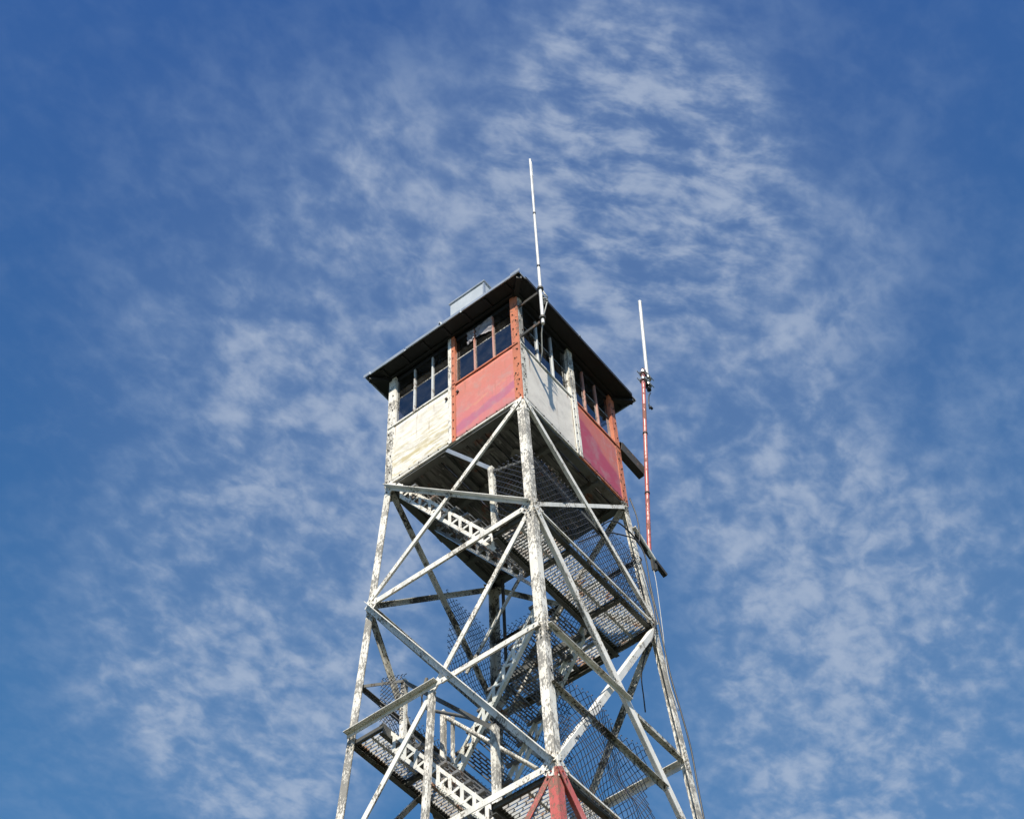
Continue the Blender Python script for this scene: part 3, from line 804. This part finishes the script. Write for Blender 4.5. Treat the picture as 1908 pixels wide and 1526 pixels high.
mb.box((bx0, by0, zR+.0), (bx1, by1, bz1-.03)); vent = mb.build('roof_vent', 'hatchbox', roof)
mb = MB(); mb.box((bx0-.018, by0-.018, bz1-.029), (bx1+.018, by1+.018, bz1)); mb.box((bx0-.006, by0-.006, zR), (bx0+.02, by0+.02, bz1-.03)); mb.build('vent_lid', 'roof', vent)
# torn blind behind the orange window
F, dr, n = wall_frame('NL')
def blind(u0, u1, zt0, zt1, zb0, zb1, seed, par):
    mb = MB(); nu, nz = 16, 10
    for a in range(nu+1):
        for b in range(nz+1):
            s = a/nu; t = b/nz; u = u0+(u1-u0)*s
            zt = zt0+(zt1-zt0)*s; zb = zb0+(zb1-zb0)*s + .02*noise.noise(V(s*6, seed, 0))
            z = zt+(zb-zt)*t
            mb.v.append(F(u, z, -.012+.02*math.sin(t*16+seed+s*2)*.6+.012*noise.noise(V(s*4, t*4, seed))))
    for a in range(nu):
        for b in range(nz):
            k = a*(nz+1)+b; mb.f.append([k, k+1, k+nz+2, k+nz+1])
    o = mb.build('torn_screen', 'paper', par, True); return o
wl = [o for o in C_.children if o.name.startswith('window')]
blind(-.66, -.38, 2.22, 2.22, 1.90, 1.98, 2, wl[0]); blind(-.36, -.24, 2.22, 2.22, 1.98, 1.94, 5, wl[0])
bpy.context.view_layer.update()

# ------------------------------------------------------------------ near whip antenna
A1 = empty('whip_antenna', (-1.08,-1.45,G+1.2), 'tall slim silvery white whip antenna on two short arms at the near cab corner', 'antenna')
b0 = V(-1.08,-1.45,1.22); b1 = V(-1.03,-1.45,5.74)
def al(t): return b0.lerp(b1, t)
MB().tube([al(0), al(.31)], .022, 10).build('antenna_base', 'whip', A1, True)
MB().tube([al(.312), al(.63)], .019, 10).build('antenna_tube', 'whip', A1, True)
MB().tube([al(.632), al(1)], .0175, 10).build('antenna_tube', 'whip', A1, True)
mb = MB()
for t in (.31, .631): mb.tube([al(t-.006), al(t+.006)], .023 if t < .5 else .020, 10)
mb.build('ferrule', 'black', A1, True)
mb = MB(); mb.tube([al(.72)+V(.03,0,0), al(.995)+V(.035,.0,0)], .007, 6); mb.build('side_rod', 'galv', A1, True)
for z in (1.36, 2.06):
    t = (z-1.22)/4.52; c = al(t)
    mb = MB(); mb.angle(V(-1.06,-HS-.012,z-.02), V(c.x,-1.44,z-.02), V(0,0,-1), V(1,0,0), .05, .04, .007)
    mb.tube([c-V(0,0,.03), c+V(0,0,.01)], .042, 10); mb.build('arm', 'dark', A1)
rp = [al(.19)+V(.05,0,0)]
for k in range(14):
    a = k*1.3; rp.append(al(.17-.004*k)+V(.07+.035*math.cos(a), -.02+.03*math.sin(a), .0))
rp += [V(-.98,-1.40,1.55), V(-.93,-1.32,1.30), V(-.80,-1.22,1.12), V(-.78,-1.15,.92)]
MB().tube(rp, .008, 6).build('cable', 'rope', A1, True)

# ------------------------------------------------------------------ mast antenna on the far right corner
A2 = empty('antenna_mast', (1.5,-1.03,G-.6), 'faded red pipe mast with a white rod antenna beside the crimson panel', 'antenna')
m0 = V(1.5,-1.03,-.52); m1 = V(1.5,-1.385,3.22)
MB().tube([m0, m1], .028, 12).build('mast', 'redmast', A2, True)
for t in (.30, .62): MB().tube([m0.lerp(m1, t), m0.lerp(m1, t+.008)], .034, 12).build('coupling', 'bolt', A2, True)
r0 = V(1.62,-1.36,2.98); r1 = V(1.52,-1.52,4.94)
MB().tube([r0, r1], .026, 10).build('antenna_rod', 'whip', A2, True)
cl = MB()
for z in (3.14, 2.98):
    c = m0.lerp(m1, (z+.52)/3.74); cl.tube([c-V(0,0,.02), c+V(0,0,.025)], .055, 10); cl.tube([c+V(.12,.0,-.02), c+V(.12,0,.03)], .05, 10)
    cl.bar(c, c+V(.12,0,0), V(0,0,1), .04, .05)
    for s in (-1, 1): cl.tube([c+V(-.09,s*.045,0), c+V(.20,s*.045,.0)], .007, 6)
cl.build('clamp', 'whipred', A2)
mb = MB(); c = m0.lerp(m1, .93); mb.tube([c+V(.15,0,-.12), c+V(.09,.0,-.26), c+V(.05,0,-.45), c+V(.04,0,-.62)], .010, 6); mb.tube([c+V(.03,-.02,-.60), c+V(.08,-.02,-.60)], .02, 6)
mb.tube([r0+V(0,0,.0), r0+V(.01,.0,-.10)], .034, 8); mb.build('cable', 'black', A2, True)
mb = MB(); channel(mb, V(1.075,-1.10,1.33), V(1.53,-1.13,1.22), V(0,1,0), .20, .09, .012); mb.build('upper_arm', 'dark', A2)
mb = MB(); mb.tube([V(1.08,-1.10,-.42), V(1.48,-1.10,-.70)], .030, 10); mb.build('lower_arm', 'white', A2, True)
mb = MB(); mb.bar(V(1.12,-1.07,-.50), V(1.70,-1.10,-.78), V(0,0,1), .055, .055); 
mb.bar(V(1.44,-1.09,-.62), V(1.43,-1.10,-.92), V(1,0,0), .05, .03); mb.bar(V(1.50,-1.09,-.66), V(1.49,-1.10,-.86), V(1,0,0), .03, .03)
mb.build('clamp_bar', 'dark', A2)

# ------------------------------------------------------------------ loose cables
def cable(name, pts, r, mat, label):
    # Catmull-Rom through the points
    P_ = [V(*p) for p in pts]; P_ = [P_[0]*2-P_[1]]+P_+[P_[-1]*2-P_[-2]]; outp = []
    for i in range(1, len(P_)-2):
        for k in range(8):
            t = k/8; a, b, c, d2 = P_[i-1:i+3]
            outp.append(.5*((2*b)+(c-a)*t+(2*a-5*b+4*c-d2)*t*t+(3*b-a-3*c+d2)*t**3))
    outp.append(P_[-2])
    o = MB().tube(outp, r, 6).build(name, mat, None, True); o['label'] = label; o['category'] = 'cable'; return o
cable('coaxial_cable', [(.35,-.95,-1.10), (.62,-1.08,-.72), (.95,-1.13,-.70), (1.12,-1.17,-.95), (1.17,-1.16,-1.5), (1.16,-1.20,-2.1), (1.19,-1.22,-2.9), (1.23,-1.26,-3.5), (1.28,-1.28,-4.0), (1.28,-1.29,-4.6), (1.27,-1.32,-5.3), (1.35,-1.36,-6.2), (1.55,-1.55,-10.), (1.80,-1.80,-17.3)], .010, 'black',
      'black cable looping off the landing then running down the right leg')
cable('guard_cable', [(.25,-.80,-1.25), (.55,-1.0,-.95), (.9,-1.13,-.80), (1.08,-1.15,-.72), (1.13,-1.14,-.25), (1.09,-1.10,.15)], .009, 'black',
      'short black cable arching from the mesh guard up to the cab corner')
cable('ladder_line', [(1.42,-1.10,-.92), (1.34,-1.15,-1.3), (1.22,-1.2,-2.2), (1.16,-1.21,-3.0), (1.20,-1.25,-3.5)], .0045, 'rope',
      'thin pale line hanging from the mast foot outside the right leg')
cable('loose_cable', [(.98,-1.18,-1.2), (1.06,-1.22,-1.9), (.98,-1.22,-2.45), (.93,-1.1,-2.75), (.95,-1.0,-3.0), (1.02,-.95,-3.25), (1.1,-.9,-3.38)], .008, 'black',
      'loose black cable dangling below the upper landing with a free end')
